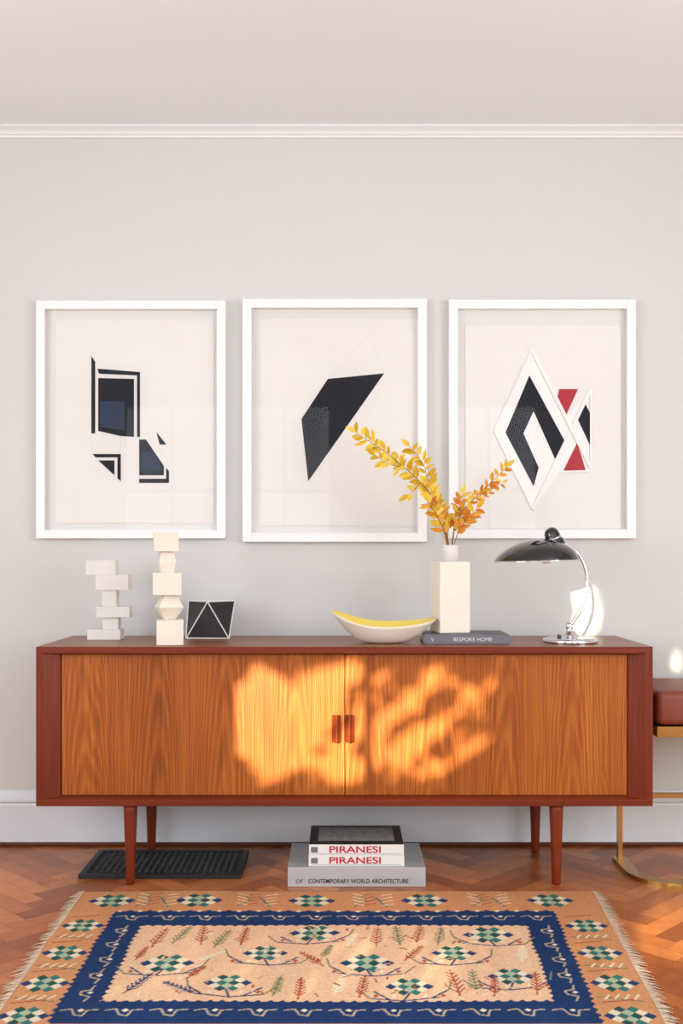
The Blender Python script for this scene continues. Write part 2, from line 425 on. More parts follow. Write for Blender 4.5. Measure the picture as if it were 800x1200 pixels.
shape('slate_shape_2', [(166, 530), (180, 530), (188, 545), (188, 552), (166, 552)], M_reflect, p1, 3.9443)
for i, (a, b) in enumerate((((163, 566), (163, 512)), ((141, 566), (141, 511)), ((107, 511), (107, 532)))):
    strip('pencil_%d' % (i+1), a, b, .0012, M_pencil, p1, 3.945, .0004)
p2 = picture('framed_artwork', 284, 500, 350, 635, 10.5, (305, 491, 374, 616), 2)
shape('navy_shape', [(384, 444), (450, 437.5), (361, 564), (353, 491)], M_navy, p2)
for i, (a, b) in enumerate((((384, 444), (445, 380)), ((450, 438), (436, 395)), ((353, 491), (342, 520)), ((361, 564), (330, 590)))):
    strip('pencil_%d' % (i+1), a, b, .0007, M_pencil, p2, 3.945, .0004)
p3 = picture('framed_artwork', 526, 745, 351, 631, 10.5, (545, 727, 382, 619), 3)
shape('diamond_ground', [(623, 410), (663, 492), (692, 455), (693, 552), (656, 553), (624, 597), (579, 505)], M_embw, p3, 3.9449, .0005)
shape('navy_shape_1', [(620, 440), (661, 516), (661, 523), (650, 538), (625, 482), (613, 508), (631, 548), (625, 570), (592, 507)], M_navy, p3, 3.9441)
shape('navy_shape_2', [(684, 470), (693, 488), (692, 524), (676, 490)], M_navy, p3, 3.9441)
shape('red_shape_1', [(655, 456), (677, 456), (662, 489), (652, 468)], M_red, p3, 3.9441)
shape('red_shape_2', [(676, 519), (686, 551), (659, 553)], M_red, p3, 3.9441)
for i, (a, b) in enumerate((((623, 410), (579, 505)), ((579, 505), (624, 597)), ((624, 597), (692, 456)), ((623, 410), (692, 548)), ((692, 456), (692, 552)), ((656, 553), (693, 552)))):
    strip('raised_band_%d' % (i+1), a, b, .012 if i in (2, 3) else .007, M_embw, p3, 3.9405-.0002*i, .0035)

# ---------------------------------------------------------------- objects on the sideboard
TZ = .7815
D = 3.72
r = root('plaster_block_sculpture', (PX(125, D), D+.03, TZ))
zz = TZ
for i, (a, b, c, d, dy, dep, rot) in enumerate([(102, 141, 738, 750, 0, .07, 0), (119, 138, 724, 738, .01, .045, 0), (112, 151, 711, 724, 0.0, .065, .05),
        (119, 136, 692, 711, .008, .045, 0), (112, 151, 674, 692, 0, .062, -.04), (100, 135, 657, 674, .003, .058, .03)]):
    h = (d-c)/334.0
    box('block_%d' % (i+1), PX(a, D), PX(b, D), D+dy, D+dy+dep, zz, zz+h, M_plast, r, bevel=.0015, rot=rot); zz += h
D = 3.492
r = root('plaster_totem_sculpture', (PX(198, D), D+.045, TZ))
def frust(nm, cx, zb_, h, wb, wt, wm=None, rot=0.0, m=M_plast2):
    lv = [(wb, 0), (wt, h)] if wm is None else [(wb, 0), (wm, h/2), (wt, h)]
    V, Fc = [], []
    for w, z in lv:
        for sx, sy in ((-1, -1), (1, -1), (1, 1), (-1, 1)):
            p = Vector((sx*w/2, sy*w/2)); p = Matrix.Rotation(rot, 2) @ p
            V.append((cx+p.x, D+.052+p.y, zb_+z))
    n = len(lv)
    Fc = [(3, 2, 1, 0), tuple(4*(n-1)+i for i in range(4))]
    for j in range(n-1):
        for i in range(4): Fc.append((4*j+i, 4*j+(i+1) % 4, 4*j+4+(i+1) % 4, 4*j+4+i))
    mk(nm, V, Fc, m, r, bevel=.0015)
sp = 1245/(D+.05); zz = TZ
for i, (cx, h, wb, wt, wm, rot) in enumerate([(199, 29, 31, 31, None, .16), (198, 29, 12, 14, 29, .35), (196, 26, 33, 33, None, .14), (195, 24.5, 15, 15, 20, .3), (194, 22, 28, 28, None, .22)]):
    hh = h/sp; frust('segment_%d' % (i+1), (cx-400)/sp, zz, hh, wb/sp, wt/sp, wm/sp if wm else None, rot); zz += hh
r = root('faceted_black_object', (PX(245, 3.8), 3.82, TZ))
bz, tz = TZ+.003, TZ+.132
A = [Vector((PX(218, 3.76), 3.76, bz)), Vector((PX(268, 3.75), 3.75, bz)), Vector((PX(247, 3.86), 3.87, bz))]
Bt = [Vector((PX(243, 3.755), 3.755, tz)), Vector((PX(275, 3.84), 3.84, tz)), Vector((PX(221, 3.84), 3.84, tz))]
Vv = A+Bt
mk('facets', Vv, [(0, 2, 1), (3, 4, 5), (0, 1, 3), (1, 4, 3), (1, 2, 4), (2, 5, 4), (2, 0, 5), (0, 3, 5)], M_blackf, r)
for i, (a, b) in enumerate([(0, 1), (1, 2), (2, 0), (3, 4), (4, 5), (5, 3), (0, 3), (1, 3), (1, 4), (2, 4), (2, 5), (0, 5)]):
    tube('edge_%d' % (i+1), [Vv[a], Vv[b]], .0022, M_plast, r, typ='POLY')

# bowl
bc = Vector((PX(449.5, 3.60), 3.60, TZ)); r = root('boat_shaped_bowl', bc)
def bowl_surface(off):
    V = []; nr, na = 14, 72
    for j in range(nr+1):
        t = j/nr
        for i in range(na):
            a = 2*math.pi*i/na; ca, sa = math.cos(a), math.sin(a)
            e = abs(ca)**2.2
            rim = .058+.030*e+.010*max(0, sa)**.7 + (.018*e if ca < 0 else -.008*e) + .012*max(0, -ca)*max(0, sa)
            rr = (.22*min(1, t*5)+.78*t)
            x = (.178-off*.5)*rr*ca; y = (.088-off*.5)*rr*sa
            z = rim*(max(0, (t-.12)/.88)**1.75)+off*(1-t)
            V.append(bc+Vector((x, y, z+.0005)))
    return V, nr, na
Vo, nr, na = bowl_surface(0); Vi, _, _ = bowl_surface(.005)
V = Vo+Vi; n = len(Vo); Fc, fm = [], []
for j in range(nr):
    for i in range(na):
        k = (i+1) % na
        Fc.append((j*na+i, j*na+k, (j+1)*na+k, (j+1)*na+i)); fm.append(0)
        Fc.append((n+j*na+i, n+(j+1)*na+i, n+(j+1)*na+k, n+j*na+k)); fm.append(1)
for i in range(na):
    k = (i+1) % na; Fc.append((nr*na+i, nr*na+k, n+nr*na+k, n+nr*na+i)); fm.append(0)
me = bpy.data.meshes.new('bowl'); me.from_pydata([tuple(v) for v in V], [], Fc)
me.materials.append(M_bowlo); me.materials.append(M_bowli); me.polygons.foreach_set('material_index', fm)
me.polygons.foreach_set('use_smooth', [True]*len(Fc))
o = bpy.data.objects.new('shell', me); link(o, r)

# books
def book(name, parent, x0, x1, y0, y1, z0, z1, mc, mspine=None, mp=M_page, t=.003):
    box(name+'_pages', x0+.003, x1-.003, y0+.004, y1-.004, z0+t, z1-t, mp, parent)
    box(name+'_cover_bottom', x0, x1, y0, y1, z0, z0+t, mc, parent, bevel=.0008)
    box(name+'_cover_top', x0, x1, y0, y1, z1-t, z1, mc, parent, bevel=.0008)
    box(name+'_spine', x0, x1, y0-.002, y0+.0035, z0, z1, mspine or mc, parent, bevel=.001)
bk = root('grey_book', (.42, 3.65, TZ))
book('book', bk, PX(497, 3.545), PX(597, 3.545), 3.547, 3.76, TZ, TZ+.031, M_bgrey)
text('spine_title', 'BESPOKE HOME', .017, (PX(531, 3.543), 3.5446, TZ+.010), M_txtw, bk, width=.128)
text('spine_mark', 'V', .016, (PX(505, 3.543), 3.5446, TZ+.010), M_txtw, bk)

# vase with branches, standing on the book
BZ = TZ+.0315
vc = Vector((PX(527, 3.65), 3.65, BZ)); vs = root('vase_with_branches', vc)
def sq_vase():
    V, Fc = [], []
    R = Matrix.Rotation(math.radians(14), 2)
    w = .109; H = .243
    prof = [(w*.97, 0), (w, .004), (w, H-.004), (w*.97, H)]
    for ww, z in prof:
        for i in range(4):
            a = math.radians(45+90*i); p = R @ Vector((math.cos(a), math.sin(a)))*ww/math.sqrt(2)
            V.append(vc+Vector((p.x, p.y*.9, z)))
    for j in range(len(prof)-1):
        for i in range(4): Fc.append((4*j+i, 4*j+(i+1) % 4, 4*j+4+(i+1) % 4, 4*j+4+i))
    Fc.append((3, 2, 1, 0)); Fc.append((12, 13, 14, 15))
    mk('body', V, Fc, M_vase, vs, bevel=.003, seg=3)
    revolve('neck', [(.029, H), (.0285, H+.05), (.030, H+.056), (.027, H+.057), (.0255, H+.05), (.0255, H+.002)], vc, M_plast, vs, seg=40)
sq_vase()
LV, LF, LC = [], [], []
def leaf(V, Fc, C, p, d, nrm, L, W, col):
    d = d.normalized(); s = d.cross(nrm).normalized(); nn = s.cross(d).normalized()
    k = len(V)
    for (a, b, h) in ((0, 0, 0), (.3, -.42, .10), (.3, 0, -.02), (.3, .42, .10), (.65, -.38, .05), (.65, 0, -.06), (.65, .38, .05), (1, 0, -.12)):
        V.append(p+d*a*L+s*b*W+nn*h*L)
        f = random.uniform(.88, 1.1); C.append((col[0]*f, col[1]*f, col[2]*f, 1))
    Fc += [(k, k+2, k+1), (k, k+3, k+2), (k+1, k+2, k+5, k+4), (k+2, k+3, k+6, k+5), (k+4, k+5, k+7), (k+5, k+6, k+7)]
YEL = [lin(236, 202, 66), lin(244, 218, 96), lin(224, 182, 46)]
ORG = [lin(228, 158, 52), lin(216, 132, 40), lin(238, 182, 70)]
def branch(nm, pts, r0, fy, start=1, dens=1.0, L0=.047):
    pw = [Vector((PX(x, 3.65+dy), 3.65+dy, PZ(y, 3.65+dy))) for x, y, dy in pts]
    tube(nm, pw, r0, M_twig, vs, radii=[1-.75*i/(len(pw)-1) for i in range(len(pw))])
    for i in range(start, len(pw)-1):
        a, b = pw[i], pw[i+1]; dd = (b-a); nl = max(2, int(dd.length/.0082*dens))
        for k in range(nl):
            t = (k+random.random()*.5)/nl; p = a+dd*t
            side = 1 if k % 2 else -1
            perp = Vector((-dd.z, 0, dd.x)).normalized()*side
            d = dd.normalized()*random.uniform(.2, .9)+perp*random.uniform(.6, 1.0)+Vector((0, random.uniform(-.7, .7), random.uniform(-.1, .3)))
            nrm = Vector((random.uniform(-.8, .8), -1, random.uniform(-.8, .9)))
            g = fy(p)
            col = random.choice(YEL) if random.random() < g else random.choice(ORG)
            leaf(LV, LF, LC, p, d, nrm, L0*random.uniform(.65, 1.1), L0*random.uniform(.36, .50), col)
    leaf(LV, LF, LC, pw[-1], pw[-1]-pw[-2], Vector((0, -1, .2)), L0*.9, L0*.42, random.choice(YEL))
fL = lambda p: min(1, max(.2, (PX(536, 3.65)-p.x)*11+.2))
fR = lambda p: .2
branch('branch_1', [(527, 655, 0), (524, 620, 0), (513, 592, -.01), (498, 570, -.02), (478, 551, -.03), (456, 533, -.03), (434, 518, -.03), (417, 507, -.03)], .0028, fL)
branch('branch_2', [(526, 652, .0), (520, 610, .01), (508, 582, .02), (500, 560, .03), (496, 540, .03), (480, 524, .03)], .0024, fL, 1, .8)
branch('branch_3', [(528, 655, 0), (530, 622, 0), (540, 600, 0), (556, 584, -.01), (574, 567, -.01), (594, 547, -.02)], .0026, fR, 1, .85, .040)
branch('branch_4', [(528, 655, 0), (532, 620, .02), (536, 600, .02), (541, 580, .03)], .002, fR, 1, 1.1)
branch('branch_5', [(526, 655, 0), (522, 625, -.02), (512, 605, -.03), (502, 588, -.04)], .002, lambda p: .4, 1, 1.1)
branch('branch_6', [(528, 655, 0), (534, 625, -.02), (548, 607, -.04), (558, 596, -.05)], .002, fR, 1, 1.1)
branch('branch_7', [(474, 548, -.03), (462, 546, -.03), (448, 540, -.04), (440, 534, -.04)], .0015, lambda p: 1, 0, .8)
branch('branch_8', [(492, 566, -.02), (486, 575, -.03), (478, 580, -.04)], .0015, lambda p: 1, 0, .8)
branch('branch_9', [(556, 584, -.01), (572, 576, .0), (588, 566, .02)], .0015, fR, 0, .7, .032)
o = mk('leaves', LV, LF, attr_mat('autumn_leaf', .55, .4, transl=.35), vs)
setcol(o.data, LC)

# lamp
D = 3.62; lc = Vector((PX(668, D), D, TZ)); lm = root('desk_lamp', lc)
revolve('base', [(.091, 0), (.092, .003), (.092, .010), (.088, .014), (.074, .017), (.050, .019), (.030, .024), (.020, .032), (.015, .040), (.0, .041)], lc, M_chrome, lm)
revolve('switch_knob', [(.007, 0), (.007, .008), (.005, .011), (0, .011)], lc+Vector((-.045, -.035, .018)), M_blackg, lm, seg=24)
A = lambda x, y, dy=0: (PX(x, D+dy), D+dy, PZ(y, D+dy))
tube('arm', [A(666, 741), A(669, 731), A(680, 717), A(687, 697), A(688, 675), A(682, 655), A(671, 642), A(656, 634)], .0058, M_chrome, lm)
revolve('arm_joint', [(0, -.012), (.010, -.011), (.012, -.004), (.012, .006), (.009, .012), (0, .013)], Vector(A(667, 734)), M_chrome, lm, seg=32)
sc_ = Vector(A(628, 658)); tilt = Matrix.Rotation(math.radians(-1.5), 3, 'Y')
shp = [(.1425, 0), (.1425, .004), (.139, .013), (.130, .027), (.114, .042), (.093, .055), (.068, .066), (.042, .073), (.018, .077), (.0, .078)]
shin = [(r_-.0025 if r_ > .01 else 0, z-.0022 if z > .001 else 0) for r_, z in shp]
shin[0] = (.140, 0)
revolve('shade', shp, sc_, M_blackg, lm, shear=.22, rotm=tilt, seg=96, closed=True)
revolve('shade_lining', shin, sc_, M_shin, lm, shear=.22, rotm=tilt, seg=96, closed=True)
revolve('shade_rim', [(.1425, 0), (.1433, .002), (.1425, .004), (.1400, .002), (.1425, 0)], sc_, M_chrome, lm, shear=.22, rotm=tilt, seg=96, closed=True)
nt_ = Matrix.Rotation(math.radians(-24), 3, 'Y')
nb = Vector(A(651, 637))
revolve('socket', [(.030, -.012), (.031, 0), (.030, .010), (.026, .014), (.026, .030), (.024, .042), (.018, .052), (.008, .057), (0, .058)], nb, M_blackg, lm, seg=48, rotm=nt_)
revolve('socket_ring', [(.0265, .015), (.0285, .016), (.0285, .020), (.0265, .021)], nb, M_chrome, lm, seg=48, rotm=nt_)
revolve('bulb', [(0, -.032), (.014, -.029), (.024, -.018), (.027, -.004), (.022, .012), (.013, .026), (.013, .045), (0, .046)], Vector(A(640, 650)), M_bulb, lm, seg=32)

# ---------------------------------------------------------------- books on floor
fb = root('stack_of_art_books', (PX(417, 3.6), 3.6, 0))
sx0, sx1 = PX(337, 3.455), PX(498.5, 3.455)
book('architecture_book', fb, sx0, sx1, 3.455, 3.745, .0005, .0635, M_silver, t=.004)
text('title_1', 'CONTEMPORARY WORLD ARCHITECTURE', .02, (PX(361, 3.45), 3.4526, .012), M_txtk, fb, width=.325, bold=.0003)
text('title_0', 'OF', .019, (PX(346, 3.45), 3.4526, .012), M_txtk, fb)
ux0, ux1 = PX(361.5, 3.47), PX(473.5, 3.47)
book('engravings_volume_1', fb, ux0, ux1, 3.468, 3.71, .0638, .0985, M_bwhite, t=.003)
book('engravings_volume_2', fb, ux0+.001, ux1-.001, 3.470, 3.71, .0988, .1335, M_bwhite, t=.003)
box('engraving_cover', ux0+.002, ux1-.002, 3.472, 3.709, .1336, .1346, M_bcover, fb)
box('engraving_picture', ux0+.03, ux1-.03, 3.51, 3.68, .1347, .1350, M_bcov2, fb)
for k, zt in enumerate((.0725, .1075)):
    text('title_%d' % (k+2), 'PIRANESI', .03, (PX(385, 3.465), 3.4655+.002*k, zt), M_txtr, fb, width=.168, bold=.0006)
    box('spine_mark_%d' % (k+1), ux0+.008, ux0+.03, 3.4654+.002*k, 3.4662+.002*k, zt, zt+.018, M_bgrey, fb)
    box('spine_rule_%d' % (k+1), ux0+.01, ux1-.01, 3.4654+.002*k, 3.4662+.002*k, zt-.005, zt-.004, M_bgrey, fb)

# ---------------------------------------------------------------- perforated rubber mat
def mat_grid():
    X0, X1, Y0, Y1 = -.876, -.335, 3.535, 3.845
    r = root('perforated_door_mat', ((X0+X1)/2, (Y0+Y1)/2, 0))
    L = []; s = .0215; bw = .008; z0_, z1_ = .003, .011
    L += [(X0, X1, Y0, Y0+.02, .0005, .014), (X0, X1, Y1-.02, Y1, .0005, .014), (X0, X0+.02, Y0+.02, Y1-.02, .0005, .014), (X1-.02, X1, Y0+.02, Y1-.02, .0005, .014)]
    nx = int((X1-X0-.04)/s); ny = int((Y1-Y0-.04)/s)
    for i in range(1, nx):
        x = X0+.02+(X1-X0-.04)*i/nx; L.append((x-bw/2, x+bw/2, Y0+.02, Y1-.02, z0_, z1_))
    for j in range(1, ny):
        y = Y0+.02+(Y1-Y0-.04)*j/ny; L.append((X0+.02, X1-.02, y-bw/2, y+bw/2, z0_, z1_+.0004))
    boxes('grid', L, M_rubber, r)
    V, Fc = [], []
    for i in range(1, nx):
        for j in range(1, ny):
            x = X0+.02+(X1-X0-.04)*i/nx; y = Y0+.02+(Y1-Y0-.04)*j/ny
            k = len(V); q = .0045
            V += [(x-q, y-q, z1_), (x+q, y-q, z1_), (x+q, y+q, z1_), (x-q, y+q, z1_), (x, y, z1_+.005)]
            Fc += [(k, k+1, k+4), (k+1, k+2, k+4), (k+2, k+3, k+4), (k+3, k, k+4)]
    mk('studs', V, Fc, mat('worn_rubber', lin(60, 60, 64), .4, noise_scale=30, noise_amt=.2), r)
mat_grid()

# ---------------------------------------------------------------- stool (right)
st = root('brass_cantilever_stool', (1.26, 3.68, 0))
def cushion(nm, x0, x1, y0, y1, z0, z1, m, rad):
    o = box(nm, x0, x1, y0, y1, z0, z1, m, st, bevel=rad); o.modifiers[0].segments = 6
    o.data.polygons.foreach_set('use_smooth', [True]*6); return o
cushion('seat_cushion', 1.04, 1.50, 3.50, 3.90, PZ(848, 3.55), PZ(806, 3.60), M_leath, .022)
zb1, zb0 = PZ(849, 3.55), PZ(861, 3.55)
boxes('seat_band', [(1.04, 1.50, 3.50, 3.512, zb0, zb1), (1.04, 1.50, 3.888, 3.90, zb0, zb1), (1.04, 1.052, 3.512, 3.888, zb0, zb1), (1.488, 1.50, 3.512, 3.888, zb0, zb1), (1.052, 1.488, 3.512, 3.888, zb1-.006, zb1-.001)], M_brass, st, bevel=.001)
def ribbon(nm, pts, nrm_w, th, m):
    V, Fc = [], []
    n = len(pts)
    for i, p in enumerate(pts):
        p = Vector(p); a = Vector(pts[max(0, i-1)]); b = Vector(pts[min(n-1, i+1)]); t = (b-a).normalized()
        w = Vector(nrm_w[i]); nn = t.cross(w).normalized()*th/2; w = w/2
        V += [p-w-nn, p+w-nn, p+w+nn, p-w+nn]
    for i in range(n-1):
        for k in range(4): Fc.append((4*i+k, 4*i+(k+1) % 4, 4*i+4+(k+1) % 4, 4*i+4+k))
    Fc += [(0, 1, 2, 3), (4*n-4, 4*n-3, 4*n-2, 4*n-1)]
    return mk(nm, V, Fc, m, st, smooth=False)
W = .026
def arc(c, r, a0, a1, n, plane):
    out = []
    for i in range(n+1):
        a = math.radians(a0+(a1-a0)*i/n)
        if plane == 'xz': out.append((c[0]+r*math.cos(a), c[1], c[2]+r*math.sin(a)))
        else: out.append((c[0]+r*math.cos(a), c[1]+r*math.sin(a), c[2]))
    return out
yk = 3.745
path = [(1.47, yk, zb0+.002), (1.47, yk, .27)]+arc((1.44, yk, .262), .03, 0, -90, 6, 'xz')+arc((.98+.015, yk, .217), .015, 90, 180, 5, 'xz')+[(.980, yk, .03)]
wv = [(0, W, 0)]*len(path)
ribbon('upright', path, wv, .015, M_brass)
fl = [(.98, yk+.012), (.98, 3.66)]+[(p[0], p[1]) for p in arc((1.12, 3.60, 0), .14, 180, 270, 12, 'xy')]+[(1.5, 3.46)]
V, Fc = [], []
n = len(fl)
for i, p in enumerate(fl):
    a = Vector(fl[max(0, i-1)]); b = Vector(fl[min(n-1, i+1)]); t = (b-a).normalized(); w = Vector((-t.y, t.x, 0))*.022
    for s, h in ((-1, .0005), (1, .0005), (1, .013), (-1, .013)): V.append((p[0]+s*w.x, p[1]+s*w.y, h))
for i in range(n-1):
    for k in range(4): Fc.append((4*i+k, 4*i+(k+1) % 4, 4*i+4+(k+1) % 4, 4*i+4+k))
Fc += [(0, 1, 2, 3), (4*n-4, 4*n-3, 4*n-2, 4*n-1)]
mk('floor_rail', V, Fc, M_brass, st)
box('upright_foot', .9725, .9875, yk-.013, yk+.013, .013, .032, M_brass, st)
box('rail_far', 1.486, 1.514, 3.48, 3.75, .0005, .009, M_brass, st)

# ---------------------------------------------------------------- rug
def build_rug():
    y1, y0 = 3.387, 2.245
    Wd, Ht = 1.62, y1-y0
    s = .0032; nx, ny = int(Wd/s), int(Ht/s)
    xs = np.linspace(-.81, .81, nx); ys = np.linspace(y0, y1, ny)
    X, Y = np.meshgrid(xs, ys)
    c = lambda *a: np.array(lin(*a)[:3])
    ORA, TAN, BLU, CRM, TEAL, DGR, RED, NAV, GRN = c(188, 132, 90), c(208, 172, 138), c(22, 48, 90), c(208, 198, 170), c(46, 104, 98), c(30, 72, 70), c(152, 78, 56), c(34, 56, 96), c(108, 116, 80)
    TAN2 = c(192, 150, 112); MNT = c(150, 170, 142)
    A = np.zeros((ny, nx, 3)); A[:] = ORA
    def rect(a, b, cc, d, col): A[(X >= a) & (X <= b) & (Y >= cc) & (Y <= d)] = col
    def win(xa, xb, ya, yb2):
        i0, i1 = np.searchsorted(xs, [xa, xb]); j0, j1 = np.searchsorted(ys, [ya, yb2]); return slice(j0, j1), slice(i0, i1)
    def seg(p, q, w, col):
        sl = win(min(p[0], q[0])-w, max(p[0], q[0])+w, min(p[1], q[1])-w, max(p[1], q[1])+w)
        xx, yy = X[sl], Y[sl]
        if xx.size == 0: return
        dx, dy = q[0]-p[0], q[1]-p[1]; L2 = dx*dx+dy*dy+1e-12
        t = np.clip(((xx-p[0])*dx+(yy-p[1])*dy)/L2, 0, 1)
        m = np.hypot(xx-p[0]-t*dx, yy-p[1]-t*dy) < w/2
        A[sl][m] = col
    def dia(cx, cy, rx, ry, col):
        sl = win(cx-rx, cx+rx, cy-ry, cy+ry); xx, yy = X[sl], Y[sl]
        if xx.size: A[sl][(abs(xx-cx)/rx+abs(yy-cy)/ry) < 1] = col
    def blossom(cx, cy, k=1.0, hi=CRM):
        # hexagonal cluster: rows of dark lozenges, pale ones filling the gaps
        rx, ry = .0205*k, .0225*k
        for ri, n in ((-2, 2), (-1, 3), (0, 4), (1, 3), (2, 2)):
            for i in range(n):
                if ri % 2 == 0: col = TEAL if i % 2 else DGR
                else: col = hi if i % 2 == 0 else MNT
                if ri == 0 and i in (0, 3): col = NAV
                dia(cx+(i-(n-1)/2)*2*rx, cy+ri*ry, rx*.98, ry*.98, col)
    def wheat(cx, cy, L, col, ang=0.0, n=6):
        dx, dy = math.sin(ang), math.cos(ang)
        seg((cx-dx*L/2, cy-dy*L/2), (cx+dx*L/2, cy+dy*L/2), .005, col)
        for i in range(n):
            t = -.35+.8*i/n; px, py = cx+dx*L*t, cy+dy*L*t; b = .2*L*(1-.5*i/n)
            for sg in (-1, 1):
                a2 = ang+sg*.6; seg((px, py), (px+math.sin(a2)*b, py+math.cos(a2)*b), .005, col)
    bx0, bx1, by0, by1 = -.672, .656, 2.43, 3.197
    fx0, fx1, fy0, fy1 = -.574, .562, 2.548, 3.078
    rect(bx0, bx1, by0, by1, BLU); rect(fx0, fx1, fy0, fy1, TAN)
    for k in range(int((bx1-bx0)/.03)):
        x = bx0+.015+k*.03
        dia(x, by1, .010, .010, BLU if k % 2 else CRM); dia(x, fy1, .011, .010, BLU); dia(x, fy0, .011, .010, BLU)
    for k in range(int((by1-by0)/.03)):
        y = by0+.015+k*.03
        dia(fx0, y, .009, .011, BLU); dia(fx1, y, .009, .011, BLU); dia(bx0, y, .008, .010, BLU); dia(bx1, y, .008, .010, BLU)
    HK = c(166, 152, 126)
    def hook(cx, cy, v, col):
        pts = [(-.045, .012), (-.02, .020), (-.008, -.012), (.012, -.018), (.020, .012), (.045, .016)]
        P = [((cx+a, cy+b) if not v else (cx+b*.8, cy+a)) for a, b in pts]
        for i in range(5): seg(P[i], P[i+1], .0055, col)
        dia(cx+(.004 if not v else .012), cy+(.012 if not v else .004), .009, .009, CRM)
    n = 12
    for i in range(n):
        x = bx0+.06+(bx1-bx0-.12)*i/(n-1)
        hook(x, (by1+fy1)/2, False, HK); hook(x, (by0+fy0)/2, False, HK)
    for i in range(5):
        y = fy0+.05+(fy1-fy0-.1)*i/4
        hook((bx0+fx0)/2, y, True, HK); hook((bx1+fx1)/2, y, True, HK)
    for x, _ in ((-.70, 0), (-.43, 0), (-.08, 0), (.27, 0), (.66, 0)):
        blossom(x, (by1+y1)/2+.002, .92); blossom(x, (by0+y0)/2, .92)
    for x in (-.57, -.26, .10, .46):
        for yy in ((by1+y1)/2, (by0+y0)/2):
            seg((x-.05, yy-.055), (x-.01, yy), .006, GRN); seg((x-.01, yy), (x-.03, yy+.06), .006, GRN)
            seg((x+.05, yy-.055), (x+.02, yy+.03), .006, TEAL)
            for q in (-.04, -.01, .02, .05):
                seg((x-.02, yy+q), (x+.015, yy+q+.02), .006, RED); seg((x-.02, yy+q), (x-.05, yy+q+.02), .006, CRM); seg((x+.04, yy+q), (x+.07, yy+q+.015), .006, CRM)
    for y in (3.07, 2.86, 2.66, 2.47):
        for sx in (-.742, .732):
            blossom(sx, y, .80)
            seg((sx-.055, y-.085), (sx+.055, y-.11), .006, GRN); seg((sx-.05, y+.075), (sx+.03, y+.09), .006, RED)
            for q in (-.04, -.015, .01, .035): seg((sx+q, y-.095), (sx+q+.012, y-.072), .006, CRM)
    trees = [(-.06, 3.01), (.44, 3.0), (-.45, 2.79), (.09, 2.79), (.33, 2.86), (-.27, 2.66), (.20, 2.64), (-.19, 2.86), (.47, 2.70)]
    for i, (x, y) in enumerate(trees):
        sg = 1 if i % 2 else -1
        seg((x, y-.04), (x+sg*.015, y-.085), .006, NAV); seg((x+sg*.015, y-.085), (x+sg*.10, y-.07), .006, NAV)
        seg((x+sg*.05, y-.078), (x+sg*.09, y-.03), .006, NAV); seg((x+sg*.015, y-.085), (x-sg*.075, y-.065), .006, NAV)
        seg((x-sg*.055, y-.07), (x-sg*.10, y-.02), .006, NAV)
        seg((x+sg*.10, y-.07), (x+sg*.13, y-.02), .005, GRN); seg((x-sg*.10, y-.02), (x-sg*.11, y+.03), .005, GRN)
        for q in (-.085, -.04, .04, .085): dia(x+q, y-.055, .008, .011, RED if abs(q) > .05 else CRM)
        blossom(x, y, .78 if i > 3 else .92)
    for (x, y, L, col, a) in [(-.50, 2.98, .15, RED, .1), (-.44, 3.0, .14, GRN, .2), (-.38, 3.0, .15, RED, -.1), (-.32, 2.97, .14, GRN, .2), (-.26, 2.99, .14, RED, 0), (.05, 2.95, .12, CRM, .2),
            (.12, 2.98, .15, RED, .0), (.18, 2.99, .15, GRN, -.1), (.24, 3.0, .14, RED, .1), (.30, 2.99, .14, GRN, .1), (-.34, 2.84, .11, CRM, .8), (-.06, 2.82, .12, RED, -.6), (-.02, 2.87, .10, GRN, .3),
            (-.50, 2.66, .14, NAV, .4), (-.39, 2.63, .12, NAV, -.9), (-.14, 2.64, .12, GRN, .1), (-.08, 2.63, .13, RED, 0), (.02, 2.65, .13, CRM, .2), (.08, 2.64, .13, RED, .1), (.32, 2.66, .17, RED, -.1), (.37, 2.67, .15, GRN, .0),
            (.42, 2.64, .12, RED, .1), (.53, 2.66, .14, RED, .1), (.52, 2.86, .12, CRM, .2), (.22, 2.86, .12, RED, .5), (-.53, 2.86, .1, RED, .2), (-.36, 2.73, .09, RED, .4)]:
        wheat(x, y, L, col, a)
    for _ in range(110):
        x, y = random.uniform(fx0+.03, fx1-.03), random.uniform(fy0+.03, fy1-.03); a = random.uniform(0, 6.28)
        seg((x, y), (x+.020*math.cos(a), y+.020*math.sin(a)), .005, random.choice([RED, CRM, TAN2, CRM, TAN2]))
    row = np.cumsum(np.random.randn(nx))*.012; row -= np.linspace(row[0], row[-1], nx)
    A *= (1+np.clip(row, -.14, .14))[None, :, None]
    A *= 1+.09*np.random.randn(ny, nx)[:, :, None]
    A = np.clip(A, 0, 1)
    t = (y1-Y)/.92
    Lx = -.822+.018*t; Rx = .803-.057*t
    XX = Lx+(X+.81)/1.62*(Rx-Lx)
    XX = XX+.003*np.sin(Y*23)*np.sin(Y*7)
    YY = Y+.0035*np.sin(X*9)*(Y > 3.3)
    Z = .0075+.0012*np.sin(X*7+1)*np.sin(Y*9)
    Z += .0003*((np.arange(nx) % 2)[None, :]-.5)
    co = np.stack([XX, YY, Z], -1).reshape(-1, 3)
    idx = np.arange(nx*ny).reshape(ny, nx)
    q = np.stack([idx[:-1, :-1], idx[:-1, 1:], idx[1:, 1:], idx[1:, :-1]], -1).reshape(-1, 4)
    ring = np.concatenate([idx[0, :], idx[1:, -1], idx[-1, -2::-1], idx[-2:0:-1, 0]])
    low = co[ring].copy(); low[:, 2] = .0006
    nb_ = len(co); co = np.vstack([co, low]); m = len(ring); ar = np.arange(m); nxt = (ar+1) % m
    sk = np.stack([ring[ar], nb_+ar, nb_+nxt, ring[nxt]], -1)
    q = np.vstack([q, sk])
